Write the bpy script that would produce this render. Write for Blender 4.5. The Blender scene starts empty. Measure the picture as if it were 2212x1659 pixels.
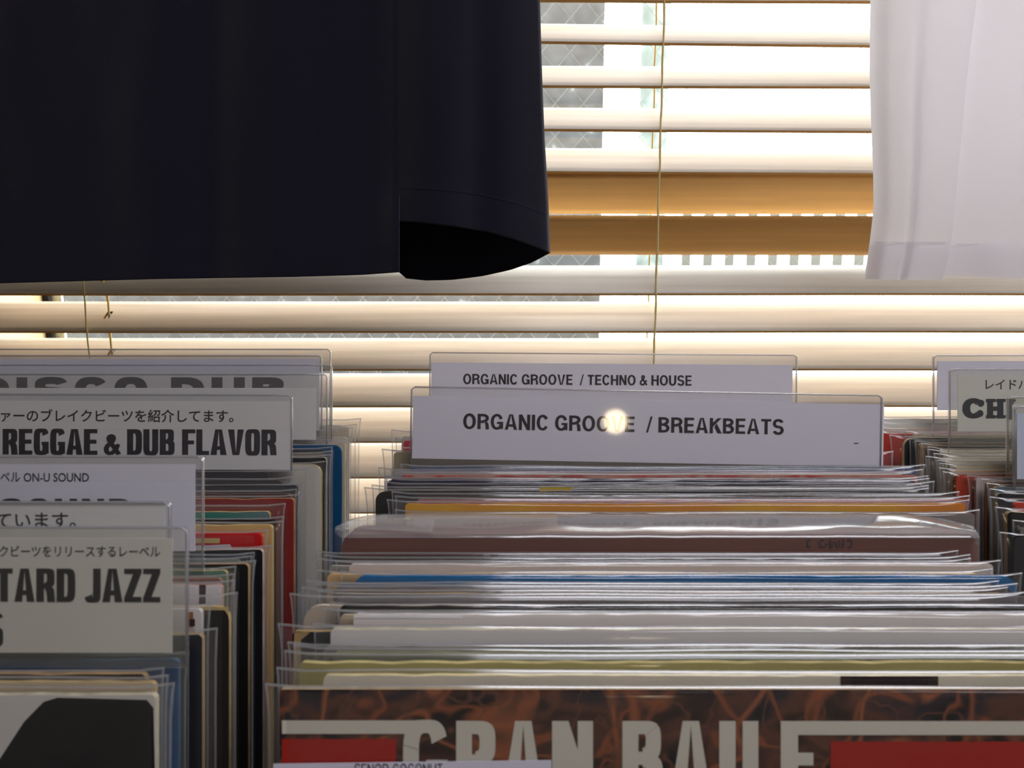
import bpy, bmesh, math, random
from mathutils import Matrix, Vector, noise
random.seed(7)
S = bpy.context.scene
C = S.collection

# ------------------------------------------------------------------ camera, world, lights, exposure
F = 1650.0                       # focal length in photo pixels (2212 wide)
TH = math.radians(9.0)           # camera pitched 9 degrees down
CZ = 1.25                        # eye height
CT, ST = math.cos(TH), math.sin(TH)
camd = bpy.data.cameras.new('camera'); cam = bpy.data.objects.new('camera', camd); C.objects.link(cam)
cam.location = (0, 0, CZ); cam.rotation_euler = (math.pi/2 - TH, 0, 0)
camd.sensor_width = 36.0; camd.lens = F/2212*36.0; camd.clip_start = 0.02
camd.dof.use_dof = True; camd.dof.focus_distance = 0.55; camd.dof.aperture_fstop = 15.0
S.camera = cam
S.view_settings.view_transform = 'Standard'; S.view_settings.look = 'None'
S.view_settings.exposure = 0.0; S.view_settings.gamma = 1.0; S.view_settings.use_curve_mapping = False
S.cycles.transparent_max_bounces = 48; S.cycles.max_bounces = 8
S.cycles.diffuse_bounces = 4; S.cycles.glossy_bounces = 3; S.cycles.transmission_bounces = 4
S.cycles.use_adaptive_sampling = True; S.cycles.adaptive_threshold = 0.03; S.cycles.caustics_reflective = False; S.cycles.caustics_refractive = False

def lin(c):
    return tuple((x/12.92 if x <= .04045 else ((x+.055)/1.055)**2.4) for x in c)
def rgb(r, g, b): return lin((r/255, g/255, b/255))

W = bpy.data.worlds.new('sky'); S.world = W; W.use_nodes = True
bg = W.node_tree.nodes['Background']; bg.inputs[0].default_value = (0.93, 0.97, 1.0, 1); bg.inputs[1].default_value = 10.5

def area(name, loc, rot, sx, sy, power, col):
    l = bpy.data.lights.new(name, 'AREA'); l.shape = 'RECTANGLE'; l.size = sx; l.size_y = sy; l.energy = power; l.color = col
    o = bpy.data.objects.new(name, l); C.objects.link(o); o.location = loc; o.rotation_euler = rot
    return o
WX0, WX1, WZ0, WZ1 = -0.600, 1.35, 0.55, 2.15      # window opening
# light coming in through the window opening (portal: guides sky sampling, adds no light)
po = area('window_portal', ((WX0+WX1)/2, 1.02, (WZ0+WZ1)/2), (-math.pi/2, 0, 0), WX1-WX0, WZ1-WZ0, 1, (1, 1, 1)); po.data.cycles.is_portal = True
# ceiling tubes of the shop, behind and above the camera
area('ceiling_tube_light', (0.75, -0.25, 2.48), (0, 0, 0), 1.6, 0.5, 22, (0.93, 0.93, 1.0))
bl = bpy.data.lights.new('warm_bulb_light', 'POINT'); bl.energy = 1.6; bl.color = (1.0, .80, .52); bl.shadow_soft_size = .045
bo = bpy.data.objects.new('warm_bulb_light', bl); C.objects.link(bo); bo.location = (0.40, -2.0, 1.42)

def W3(px, py, zc):
    """photo pixel at camera-axis depth zc -> world point"""
    x = (px-1106)/F*zc; d = (py-829.5)/F*zc
    return Vector((x, zc*CT - d*ST, CZ - zc*ST - d*CT))
def at(px, py, Y):
    """photo pixel on the world plane y = Y"""
    d = (py-829.5)/F
    return W3(px, py, Y/(CT - d*ST))

# ------------------------------------------------------------------ helpers
def link(o, parent=None):
    C.objects.link(o)
    if parent is not None: o.parent = parent
    return o
def meshobj(name, bm, mats, parent=None, smooth=False):
    me = bpy.data.meshes.new(name); bm.normal_update(); bm.to_mesh(me); bm.free()
    for m in (mats if isinstance(mats, (list, tuple)) else [mats]): me.materials.append(m)
    if smooth:
        for p in me.polygons: p.use_smooth = True
    return link(bpy.data.objects.new(name, me), parent)
def empty(name, loc=(0, 0, 0), rot=None):
    o = bpy.data.objects.new(name, None); o.empty_display_size = .02; C.objects.link(o); o.location = loc
    if rot is not None: o.rotation_euler = rot
    return o
def tag(o, label, cat, group=None, kind=None):
    o['label'] = label; o['category'] = cat
    if group: o['group'] = group
    if kind: o['kind'] = kind
    return o
def struct(o): o['kind'] = 'structure'; return o
def box(bm, x0, x1, y0, y1, z0, z1, mi=0):
    v = [bm.verts.new(p) for p in ((x0,y0,z0),(x1,y0,z0),(x1,y1,z0),(x0,y1,z0),(x0,y0,z1),(x1,y0,z1),(x1,y1,z1),(x0,y1,z1))]
    for q in ((0,3,2,1),(4,5,6,7),(0,1,5,4),(1,2,6,5),(2,3,7,6),(3,0,4,7)):
        f = bm.faces.new([v[i] for i in q]); f.material_index = mi
def tube(bm, pts, r, n=6, mi=0, caps=True):
    rings = []
    for i, p in enumerate(pts):
        p = Vector(p); a = Vector(pts[max(i-1, 0)]); b = Vector(pts[min(i+1, len(pts)-1)])
        t = (b-a).normalized(); u = t.cross(Vector((0.13, 1, 0.07)))
        if u.length < .05: u = t.cross(Vector((1, 0, 0)))
        u.normalize(); w = t.cross(u)
        rings.append([bm.verts.new(p + (u*math.cos(k*2*math.pi/n) + w*math.sin(k*2*math.pi/n))*r) for k in range(n)])
    for a, b in zip(rings, rings[1:]):
        for k in range(n):
            f = bm.faces.new((a[k], a[(k+1) % n], b[(k+1) % n], b[k])); f.material_index = mi
    if caps:
        bm.faces.new(rings[0][::-1]).material_index = mi; bm.faces.new(rings[-1]).material_index = mi
def prism(bm, poly, y0, y1, mi=0, mi_side=None):
    """poly: list of (x, z) counter-clockwise seen from -y; extruded from y0 (front) to y1"""
    a = [bm.verts.new((x, y0, z)) for x, z in poly]; b = [bm.verts.new((x, y1, z)) for x, z in poly]
    bm.faces.new(a).material_index = mi; bm.faces.new(b[::-1]).material_index = mi
    n = len(poly)
    for i in range(n):
        bm.faces.new((a[i], b[i], b[(i+1) % n], a[(i+1) % n])).material_index = mi if mi_side is None else mi_side
NF = [0]
def flat(bm, poly, y, mi=0):
    NF[0] = (NF[0]+1) % 60; y -= NF[0]*2.5e-6
    bm.faces.new([bm.verts.new((x, y, z)) for x, z in poly]).material_index = mi

# ------------------------------------------------------------------ materials
MATS = {}
def pm(name, col, rough=.6, spec=.4, metal=0, var=0, scale=20, stretch=(1, 1, 1), sheen=0, bump=0):
    """principled material with optional noise variation of its own colour"""
    if name in MATS: return MATS[name]
    m = bpy.data.materials.new(name); m.use_nodes = True; nt = m.node_tree; b = nt.nodes['Principled BSDF']
    b.inputs['Base Color'].default_value = (*col, 1); b.inputs['Roughness'].default_value = rough
    b.inputs['Specular IOR Level'].default_value = spec; b.inputs['Metallic'].default_value = metal
    if sheen:
        b.inputs['Sheen Weight'].default_value = sheen; b.inputs['Sheen Roughness'].default_value = .5
    if var or bump:
        tc = nt.nodes.new('ShaderNodeTexCoord'); mp = nt.nodes.new('ShaderNodeMapping'); mp.inputs['Scale'].default_value = stretch
        nz = nt.nodes.new('ShaderNodeTexNoise'); nz.inputs['Scale'].default_value = scale; nz.inputs['Detail'].default_value = 5
        nt.links.new(tc.outputs['Object'], mp.inputs[0]); nt.links.new(mp.outputs[0], nz.inputs[0])
        if var:
            cr = nt.nodes.new('ShaderNodeValToRGB')
            cr.color_ramp.elements[0].position = .3; cr.color_ramp.elements[1].position = .7
            cr.color_ramp.elements[0].color = (*[max(0, c*(1-var)) for c in col], 1)
            cr.color_ramp.elements[1].color = (*[min(1, c*(1+var)) for c in col], 1)
            nt.links.new(nz.outputs[0], cr.inputs[0]); nt.links.new(cr.outputs[0], b.inputs['Base Color'])
        if bump:
            bp = nt.nodes.new('ShaderNodeBump'); bp.inputs['Strength'].default_value = bump; bp.inputs['Distance'].default_value = .001
            nt.links.new(nz.outputs[0], bp.inputs['Height']); nt.links.new(bp.outputs[0], b.inputs['Normal'])
    MATS[name] = m
    return m
def noise_ramp(name, stops, scale, stretch=(1, 1, 1), rough=.5, detail=6, dist=0, lo=.3, hi=.7):
    m = bpy.data.materials.new(name); m.use_nodes = True; nt = m.node_tree; b = nt.nodes['Principled BSDF']
    b.inputs['Roughness'].default_value = rough
    tc = nt.nodes.new('ShaderNodeTexCoord'); mp = nt.nodes.new('ShaderNodeMapping'); mp.inputs['Scale'].default_value = stretch
    nz = nt.nodes.new('ShaderNodeTexNoise'); nz.inputs['Scale'].default_value = scale; nz.inputs['Detail'].default_value = detail; nz.inputs['Distortion'].default_value = dist
    cr = nt.nodes.new('ShaderNodeValToRGB'); el = cr.color_ramp.elements
    while len(el) < len(stops): el.new(.5)
    for i, c in enumerate(stops):
        el[i].position = lo + (hi-lo)*i/(len(stops)-1); el[i].color = (*c, 1)
    nt.links.new(tc.outputs['Object'], mp.inputs[0]); nt.links.new(mp.outputs[0], nz.inputs[0]); nt.links.new(nz.outputs[0], cr.inputs[0]); nt.links.new(cr.outputs[0], b.inputs['Base Color'])
    MATS[name] = m
    return m
def film(name, tint=(.97, .97, .97), haze=.05, rough=.07, gloss=1.0, hazecol=(.9, .9, .92), bump=.25, scale=26, stretch=(1, 1, 1)):
    """thin clear plastic sheet: see-through, glossier at grazing angles, faintly milky"""
    m = bpy.data.materials.new(name); m.use_nodes = True; nt = m.node_tree; N = nt.nodes; L = nt.links
    N.remove(N['Principled BSDF']); out = N['Material Output']
    tr = N.new('ShaderNodeBsdfTransparent'); tr.inputs[0].default_value = (*tint, 1)
    df = N.new('ShaderNodeBsdfDiffuse'); df.inputs[0].default_value = (*hazecol, 1)
    tl = N.new('ShaderNodeBsdfTranslucent'); tl.inputs[0].default_value = (*hazecol, 1)
    dm = N.new('ShaderNodeMixShader'); dm.inputs[0].default_value = .4; L.new(df.outputs[0], dm.inputs[1]); L.new(tl.outputs[0], dm.inputs[2])
    gl = N.new('ShaderNodeBsdfGlossy'); gl.inputs['Roughness'].default_value = rough; gl.inputs[0].default_value = (1, 1, 1, 1)
    lw = N.new('ShaderNodeLayerWeight'); lw.inputs[0].default_value = .5
    pw = N.new('ShaderNodeMath'); pw.operation = 'POWER'; pw.inputs[1].default_value = 4.0; L.new(lw.outputs['Facing'], pw.inputs[0])
    ma = N.new('ShaderNodeMath'); ma.operation = 'MULTIPLY_ADD'; ma.inputs[1].default_value = .8*gloss; ma.inputs[2].default_value = .055*gloss; L.new(pw.outputs[0], ma.inputs[0])
    m1 = N.new('ShaderNodeMixShader'); m1.inputs[0].default_value = haze; L.new(tr.outputs[0], m1.inputs[1]); L.new(dm.outputs[0], m1.inputs[2])
    m2 = N.new('ShaderNodeMixShader'); L.new(ma.outputs[0], m2.inputs[0]); L.new(m1.outputs[0], m2.inputs[1]); L.new(gl.outputs[0], m2.inputs[2])
    L.new(m2.outputs[0], out.inputs[0])
    if bump:
        tc = N.new('ShaderNodeTexCoord'); mp = N.new('ShaderNodeMapping'); mp.inputs['Scale'].default_value = stretch
        nz = N.new('ShaderNodeTexNoise'); nz.inputs['Scale'].default_value = scale; nz.inputs['Detail'].default_value = 3
        bp = N.new('ShaderNodeBump'); bp.inputs['Strength'].default_value = bump; bp.inputs['Distance'].default_value = .002
        L.new(tc.outputs['Object'], mp.inputs[0]); L.new(mp.outputs[0], nz.inputs[0]); L.new(nz.outputs[0], bp.inputs['Height']); L.new(bp.outputs[0], gl.inputs['Normal'])
    MATS[name] = m
    return m

M_FILM = film('clear_polypropylene', haze=.022, rough=.10, gloss=.58)
M_RIM = film('sleeve_rim', tint=(.80, .81, .84), haze=.22, rough=.12, gloss=1.7, bump=0)
M_BAG = film('crinkled_poly_bag', haze=.27, rough=.12, gloss=1.2, bump=.25, scale=30, stretch=(.4, 1, 1))
M_BAGF = film('poly_bag_front', haze=.035, rough=.12, gloss=.9, bump=.35, scale=30, stretch=(.4, 1, 1))
M_TAPE = film('clear_tape', tint=(.93, .93, .93), haze=.22, rough=.2, bump=.5, scale=60)
M_ACR = film('clear_acrylic', tint=(.975, .975, .98), haze=.018, rough=.04, gloss=.6, bump=0)
M_ACRY = film('yellowed_acrylic', tint=(.975, .975, .96), haze=.03, rough=.06, gloss=.6, hazecol=(.85, .85, .80), bump=0)
M_ACRE = film('acrylic_cut_edge', tint=(.66, .66, .69), haze=.32, rough=.12, gloss=2.0, hazecol=(.85, .85, .88), bump=0)
def card_paper(name, col, thru=.25):
    m = pm(name, col, .8, .15); nt = m.node_tree; b = nt.nodes['Principled BSDF']
    tl = nt.nodes.new('ShaderNodeBsdfTranslucent'); tl.inputs[0].default_value = (*col, 1); mx = nt.nodes.new('ShaderNodeMixShader'); mx.inputs[0].default_value = thru
    nt.links.new(b.outputs[0], mx.inputs[1]); nt.links.new(tl.outputs[0], mx.inputs[2]); nt.links.new(mx.outputs[0], nt.nodes['Material Output'].inputs[0]); return m
M_PAPER = card_paper('white_card', rgb(240, 237, 246))
M_PAPERW = card_paper('warm_white_card', rgb(238, 235, 232))
M_PAPERY = card_paper('yellowed_card', rgb(236, 234, 229))
M_INK = pm('black_ink', rgb(26, 22, 30), .6, .3)
M_INKG = pm('grey_ink', rgb(62, 58, 66), .6, .3)

# ------------------------------------------------------------------ lettering (drawn from strokes)
def superpt(cx, cy, rx, ry, a, e):
    c, s = math.cos(a), math.sin(a)
    return (cx + rx*math.copysign(abs(c)**(2/e), c), cy + ry*math.copysign(abs(s)**(2/e), s))
def arc(cx, cy, rx, ry, tx, ty, a0, a1, e, n=26):
    q = []
    for i in range(n):
        b0 = math.radians(a0+(a1-a0)*i/n); b1 = math.radians(a0+(a1-a0)*(i+1)/n)
        q.append([superpt(cx, cy, rx, ry, b0, e), superpt(cx, cy, rx, ry, b1, e), superpt(cx, cy, rx-tx, ry-ty, b1, e), superpt(cx, cy, rx-tx, ry-ty, b0, e)])
    return q
def R4(x0, y0, x1, y1): return [[(x0, y0), (x1, y0), (x1, y1), (x0, y1)]]
def stroke(pts, t):
    q = []
    for (ax, ay), (bx, by) in zip(pts, pts[1:]):
        l = math.hypot(bx-ax, by-ay) or 1e-6; nx, ny = -(by-ay)/l*t/2, (bx-ax)/l*t/2
        q.append([(ax-nx, ay-ny), (bx-nx, by-ny), (bx+nx, by+ny), (ax+nx, ay+ny)])
        q.append([(bx+t/2*math.cos(k*math.pi/5), by+t/2*math.sin(k*math.pi/5)) for k in range(10)])
    return q
def glyph(ch, w, t, u, e):
    """letter in a box of width w, height 1; t vertical-stem, u horizontal-bar thickness, e roundness"""
    if ch == 'I': return R4(0, 0, t, 1), t
    if ch == 'L': return R4(0, 0, t, 1)+R4(0, 0, w*.86, u), w*.86
    if ch == 'E': return R4(0, 0, t, 1)+R4(0, 0, w*.9, u)+R4(0, 1-u, w*.9, 1)+R4(0, .5-u*.42, w*.84, .5+u*.55), w*.9
    if ch == 'F': return R4(0, 0, t, 1)+R4(0, 1-u, w*.88, 1)+R4(0, .48-u*.42, w*.8, .48+u*.55), w*.86
    if ch == 'T': return R4(w*.46-t/2, 0, w*.46+t/2, 1)+R4(0, 1-u, w*.92, 1), w*.92
    if ch == 'H': return R4(0, 0, t, 1)+R4(w-t, 0, w, 1)+R4(0, .5-u/2, w, .5+u/2), w
    if ch == 'N':
        k = t*1.02
        return R4(0, 0, t*.95, 1)+R4(w-t*.95, 0, w, 1)+[[(w-k, 0), (w, 0), (k, 1), (0, 1)]], w
    if ch == 'A':
        w = w*1.08; k = t*1.02; m = w/2; a = .2; wi = (m-k/2-0)*0
        s = (m - t*.55)          # inner slope
        def xl(y): return k*.0 + y*(m-t*.55)
        return [[(0, 0), (k, 0), (m+t*.02+.0, 1), (m-t*.55, 1)], [(w-k, 0), (w, 0), (m+t*.55, 1), (m-t*.02, 1)]] + R4(xl(a)+t*.4, a, w-xl(a)-t*.4, a+u*.95), w
    if ch == 'V':
        w = w*1.06; k = t*1.02; m = w/2
        return [[(m-t*.55, 0), (m+t*.02, 0), (k, 1), (0, 1)], [(m-t*.02, 0), (m+t*.55, 0), (w, 1), (w-k, 1)]], w
    if ch == 'Z':
        w = w*.92
        return R4(0, 0, w, u)+R4(0, 1-u, w, 1)+[[(0, u*.8), (t*1.05, u*.8), (w, 1-u*.8), (w-t*1.05, 1-u*.8)]], w
    if ch == 'K': return R4(0, 0, t, 1)+[[(t*.6, .34), (t*.6, .62), (w-t*1.15, 1), (w*1.02, 1)], [(w*.98-t*1.1, 0), (w*1.06, 0), (t+.18*w+t*.5, .66), (t+.12*w, .42)]], w
    if ch == 'D': return R4(0, 0, t, 1)+R4(0, 0, w*.45, u)+R4(0, 1-u, w*.45, 1)+arc(w*.42, .5, w*.58, .5, t, u, -90, 90, e), w
    if ch == 'B':
        return (R4(0, 0, t, 1)+R4(0, 0, w*.55, u)+R4(0, 1-u, w*.55, 1)+R4(0, .52-u/2, w*.55, .52+u/2)
                + arc(w*.5, .76-u*.1, w*.45, .24+u*.1, t*.95, u, -90, 90, e)+arc(w*.5, .27+u*.1, w*.5, .27+u*.1, t, u, -90, 90, e)), w
    if ch == 'P': return R4(0, 0, t, 1)+R4(0, 1-u, w*.5, 1)+R4(0, .43, w*.5, .43+u)+arc(w*.48, .715, w*.5, .285, t, u, -90, 90, e), w*.97
    if ch == 'R':
        return (R4(0, 0, t, 1)+R4(0, 1-u, w*.5, 1)+R4(0, .45-u*.3, w*.55, .45+u*.7)+arc(w*.48, .72, w*.5, .28, t, u, -90, 90, e)
                + [[(w-t*1.0, 0), (w*1.01, 0), (w*.96, .36), (w*.8, .5), (w-t*1.35, .42), (w-t*1.1, .3)]]), w
    if ch == 'O': return arc(w/2, .5, w/2, .515, t, u, 0, 360, e, 44), w
    if ch == 'C': return arc(w/2, .5, w/2, .515, t, u, 33, 327, e, 40), w*.98
    if ch == 'G': return arc(w/2, .5, w/2, .515, t, u, 24, 300, e, 40)+R4(w-t, .04, w, .5)+R4(w*.52, .5-u*.85, w, .5)+arc(w/2, .5, w/2, .515, t, u, 300, 340, e, 8), w
    if ch == 'U': return R4(0, .4, t, 1)+R4(w-t, .4, w, 1)+arc(w/2, .4, w/2, .415, t, u, 180, 360, e), w
    if ch == 'J': w = w*.86; return R4(w-t, .3, w, 1)+arc(w/2, .32, w/2, .335, t, u, 195, 360, e), w
    if ch == 'S':
        ry = (1.03+u)/4
        return arc(w/2, 1.015-ry, w/2, ry, t*.98, u, 18, 270, e)+arc(w/2, ry-.015, w/2, ry, t*.98, u, -165, 90, e), w
    if ch == '/': return [[(0, -.03), (t*.62, -.03), (w*.55, 1.03), (w*.55-t*.62, 1.03)]], w*.5
    if ch == '-': return R4(0, .3, w*.5, .3+u), w*.5
    if ch == '&':
        p = [(.93, .02), (.30, .70), (.27, .80), (.33, .90), (.45, .93), (.56, .88), (.58, .77), (.50, .65), (.20, .45), (.09, .30), (.12, .14), (.27, .06), (.48, .08), (.68, .22), (.84, .45)]
        return stroke([(x*w*1.02, y) for x, y in p], (t+u)*.46), w
    return [], w*.3
STY = {'impact': dict(w=.50, t=.205, u=.155, e=4.2, gap=.045, sp=.20), 'helv': dict(w=.70, t=.195, u=.16, e=2.12, gap=.10, sp=.30),
       'black': dict(w=1.13, t=.37, u=.26, e=2.6, gap=.25, sp=.55), 'narrow': dict(w=.56, t=.205, u=.17, e=3.4, gap=.09, sp=.3),
       'light': dict(w=.66, t=.115, u=.10, e=2.2, gap=.13, sp=.32)}
HW = {'O': 1.1, 'C': 1.04, 'G': 1.08, 'E': .93, 'S': .95, 'T': .95, 'N': .98, 'A': 1.0, 'B': .96, 'K': 1.0}
def text_polys(s, style, x0, x1, z0, h):
    p = STY[style]; x = 0; out = []
    for ch in s:
        if ch == ' ': x += p['sp']; continue
        wf = HW.get(ch, 1) if style in ('helv', 'light') else 1
        g, adv = glyph(ch, p['w']*wf, p['t'], p['u'], p['e'])
        if ch == '&' and style == 'impact': g = [[(a, b*.8) for a, b in q] for q in g]
        out += [[(a+x, b) for a, b in q] for q in g]; x += adv + p['gap']
    k = (x1-x0)/(x-p['gap'])
    return [[(x0+a*k, z0+b*h) for a, b in q] for q in out]
def cjk(bm, s, x0, x1, z0, z1, y, mi, bold=.012):
    """text in Blender's built-in font, fitted to a box and added as flat faces"""
    cu = bpy.data.curves.new('lettering', 'FONT'); cu.body = s; cu.offset = bold; cu.resolution_u = 4
    o = bpy.data.objects.new('lettering', cu); C.objects.link(o)
    bpy.context.view_layer.update()
    me = bpy.data.meshes.new_from_object(o.evaluated_get(bpy.context.evaluated_depsgraph_get()))
    xs = [v.co.x for v in me.vertices]; ys = [v.co.y for v in me.vertices]
    ax, bx, ay, by = min(xs), max(xs), min(ys), max(ys)
    vs = [bm.verts.new((x0+(v.co.x-ax)/(bx-ax)*(x1-x0), y, z0+(v.co.y-ay)/(by-ay)*(z1-z0))) for v in me.vertices]
    for p in me.polygons:
        try: bm.faces.new([vs[i] for i in p.vertices]).material_index = mi
        except ValueError: pass
    bpy.data.objects.remove(o); bpy.data.meshes.remove(me); bpy.data.curves.remove(cu)

# ------------------------------------------------------------------ the room
M_WALL = pm('cream_wall_paint', rgb(224, 219, 208), .85, .2, var=.03, scale=6)
M_CEIL = pm('ceiling_paint', rgb(225, 222, 216), .9, .2)
M_FLOOR = pm('dark_wood_floor', rgb(92, 70, 52), .5, .4, var=.2, scale=3, stretch=(1, 8, 1))
def slab(name, *b, mat):
    bm = bmesh.new(); box(bm, *b); return struct(meshobj(name, bm, mat))
RX0, RX1, RY0, RY1, RZ = -2.2, 2.2, -3.2, 0.87, 2.55
slab('floor', RX0-.1, RX1+.1, RY0-.1, RY1+.15, -.1, 0, mat=M_FLOOR)
slab('ceiling', RX0-.1, RX1+.1, RY0-.1, RY1+.15, RZ, RZ+.1, mat=M_CEIL)
slab('wall_left', RX0-.1, RX0, RY0, RY1, 0, RZ, mat=M_WALL)
slab('wall_right', RX1, RX1+.1, RY0, RY1, 0, RZ, mat=M_WALL)
slab('wall_rear', RX0-.1, RX1+.1, RY0-.1, RY0, 0, RZ, mat=M_WALL)
bm = bmesh.new()
box(bm, RX0-.1, WX0, RY1, RY1+.15, 0, RZ); box(bm, WX1, RX1+.1, RY1, RY1+.15, 0, RZ)
box(bm, WX0, WX1, RY1, RY1+.15, 0, WZ0); box(bm, WX0, WX1, RY1, RY1+.15, WZ1, RZ)
struct(meshobj('wall_window', bm, M_WALL))

# window: cream inner frame, dark gasket, white outer frame, wired glass
win = struct(empty('window_1', ((WX0+WX1)/2, .93, WZ0)))
ox, oy, oz = win.location
M_FRAME = pm('cream_window_frame', rgb(228, 206, 160), .5, .4)
M_GASK = pm('black_gasket', rgb(22, 24, 34), .6, .3)
M_OUTF = pm('white_outer_frame', rgb(235, 240, 245), .5, .4)
def ringframe(name, w0, w1, y0, y1, mat):
    bm = bmesh.new(); X0, X1, Z0, Z1 = WX0-ox, WX1-ox, WZ0-oz, WZ1-oz
    box(bm, X0+w0, X0+w1, y0, y1, Z0+w0, Z1-w0); box(bm, X1-w1, X1-w0, y0, y1, Z0+w0, Z1-w0)
    box(bm, X0+w1, X1-w1, y0, y1, Z0+w0, Z0+w1); box(bm, X0+w1, X1-w1, y0, y1, Z1-w1, Z1-w0)
    return meshobj(name, bm, mat, win)
ringframe('frame', 0, .034, -.090, .03, M_FRAME)
ringframe('gasket', .034, .041, -.005, .004, M_GASK)
ringframe('outer_frame', .041, .052, .0035, .008, M_OUTF)
M_GLASS = film('dusty_window_glass', tint=(.96, .98, .97), haze=.02, rough=.02, gloss=.7, bump=0)
bm = bmesh.new(); box(bm, WX0-ox+.04, WX1-ox-.04, -.003, .003, .04, WZ1-oz-.04)
pane = meshobj('pane', bm, M_GLASS, win)
M_WIRE = pm('wire_in_glass', rgb(150, 152, 150), .35, .5, metal=.5)
bm = bmesh.new(); sx, sz = .033, .0375
X0, X1, Z0, Z1 = WX0-ox+.04, WX1-ox-.04, .04, WZ1-oz-.04
k0 = int((Z0/sz + X0/sx))-130
for k in range(-140, 260):
    for sg in (1, -1):
        # line z = Z0 + sg*(x - xk)*sz/sx
        xk = X0 + k*sx; pts = []
        za = Z0 + sg*(X0-xk)*sz/sx; zb = Z0 + sg*(X1-xk)*sz/sx
        t0, t1 = 0., 1.
        for lo, hi in ((Z0, Z1),):
            d = zb-za
            ta, tb = (lo-za)/d, (hi-za)/d
            if ta > tb: ta, tb = tb, ta
            t0, t1 = max(t0, ta), min(t1, tb)
        if t1-t0 > .002:
            tube(bm, [(X0+(X1-X0)*t0, .0, za+(zb-za)*t0), (X0+(X1-X0)*t1, .0, za+(zb-za)*t1)], .0003, 4, caps=False)
meshobj('wire_mesh', bm, M_WIRE, pane)

# ------------------------------------------------------------------ outside
slab('ground', -12, 12, 1.05, 14, -.25, -.05, mat=pm('pale_concrete', rgb(205, 203, 196), .9, .2, var=.06, scale=4))
bld = empty('neighbour_building', (at(400, 800, 4.0).x, 4.3, -.05))
tag(bld, 'dark grey rough building outside the left half of the window', 'building')
M_DARK = noise_ramp('dark_grey_render', [rgb(34, 36, 38), rgb(46, 48, 50), rgb(56, 58, 60), rgb(150, 152, 150)], 14, rough=.9, lo=.35, hi=.80, detail=12)
bx0, bx1 = at(-1500, 600, 4).x-bld.location.x, at(1297, 600, 4).x-bld.location.x
zb = at(600, 846, 4).z + .05
bm = bmesh.new(); box(bm, bx0, bx1, -.3, .6, zb, 6); meshobj('wall', bm, M_DARK, bld)
bm = bmesh.new(); box(bm, bx0, bx1, -.34, .6, 0, zb); meshobj('plinth', bm, pm('pale_plinth', rgb(118, 122, 108), .9, .2), bld)
bm = bmesh.new(); box(bm, bx1, at(1372, 600, 4).x-bld.location.x, -.3, .3, 0, 6); meshobj('corner_pillar', bm, pm('white_pillar_paint', rgb(242, 242, 240), .8, .2), bld)
b2 = empty('pale_green_building', (at(1390, 600, 6).x, 6.3, -.05)); tag(b2, 'pale green wall beyond the white corner pillar outside', 'building')
bm = bmesh.new(); box(bm, at(1340, 600, 6).x-b2.location.x, at(1432, 600, 6).x-b2.location.x, -.3, .5, 0, 6)
meshobj('wall', bm, noise_ramp('pale_green_render', [rgb(84, 94, 90), rgb(104, 114, 110), rgb(150, 158, 154)], 8, rough=.9, detail=9), b2)
FY = 4.4
lw = empty('garden_wall', (at(1800, 600, FY).x, FY, -.05)); tag(lw, 'low white boundary wall under the railing outside', 'wall')
zt = at(1500, 604, FY).z + .05
bm = bmesh.new(); box(bm, at(1380, 600, FY).x-lw.location.x, 3.0, -.08, .08, 0, zt-.05); meshobj('wall', bm, pm('white_wall_paint', rgb(238, 236, 230), .8, .2), lw)
bm = bmesh.new(); box(bm, at(1380, 600, FY).x-lw.location.x-.02, 3.0, -.11, .11, zt-.05, zt); meshobj('coping', bm, pm('white_coping', rgb(228, 226, 220), .8, .2), lw)
rl = empty('railing', (at(1450, 600, FY).x, FY, zt-.05)); tag(rl, 'grey picket railing on the low white wall outside', 'railing')
M_RAIL = pm('grey_railing_paint', rgb(70, 68, 62), .7, .3)
zr = at(1500, 448, FY).z - rl.location.z
bm = bmesh.new(); box(bm, 0, 3.4, -.025, .025, zr-.03, zr); meshobj('top_rail', bm, M_RAIL, rl)
bm = bmesh.new(); box(bm, 0, 3.4, -.02, .02, .05, .075); meshobj('bottom_rail', bm, M_RAIL, rl)
pk = None
for i in range(27):
    if pk is None:
        bm = bmesh.new(); box(bm, -.025, .025, -.012, .012, 0, zr-.02); pk = p = meshobj('picket', bm, M_RAIL, rl)
    else:
        p = pk.copy(); link(p, rl)
    p.location = (.08 + i*.123, 0, 0)

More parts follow.
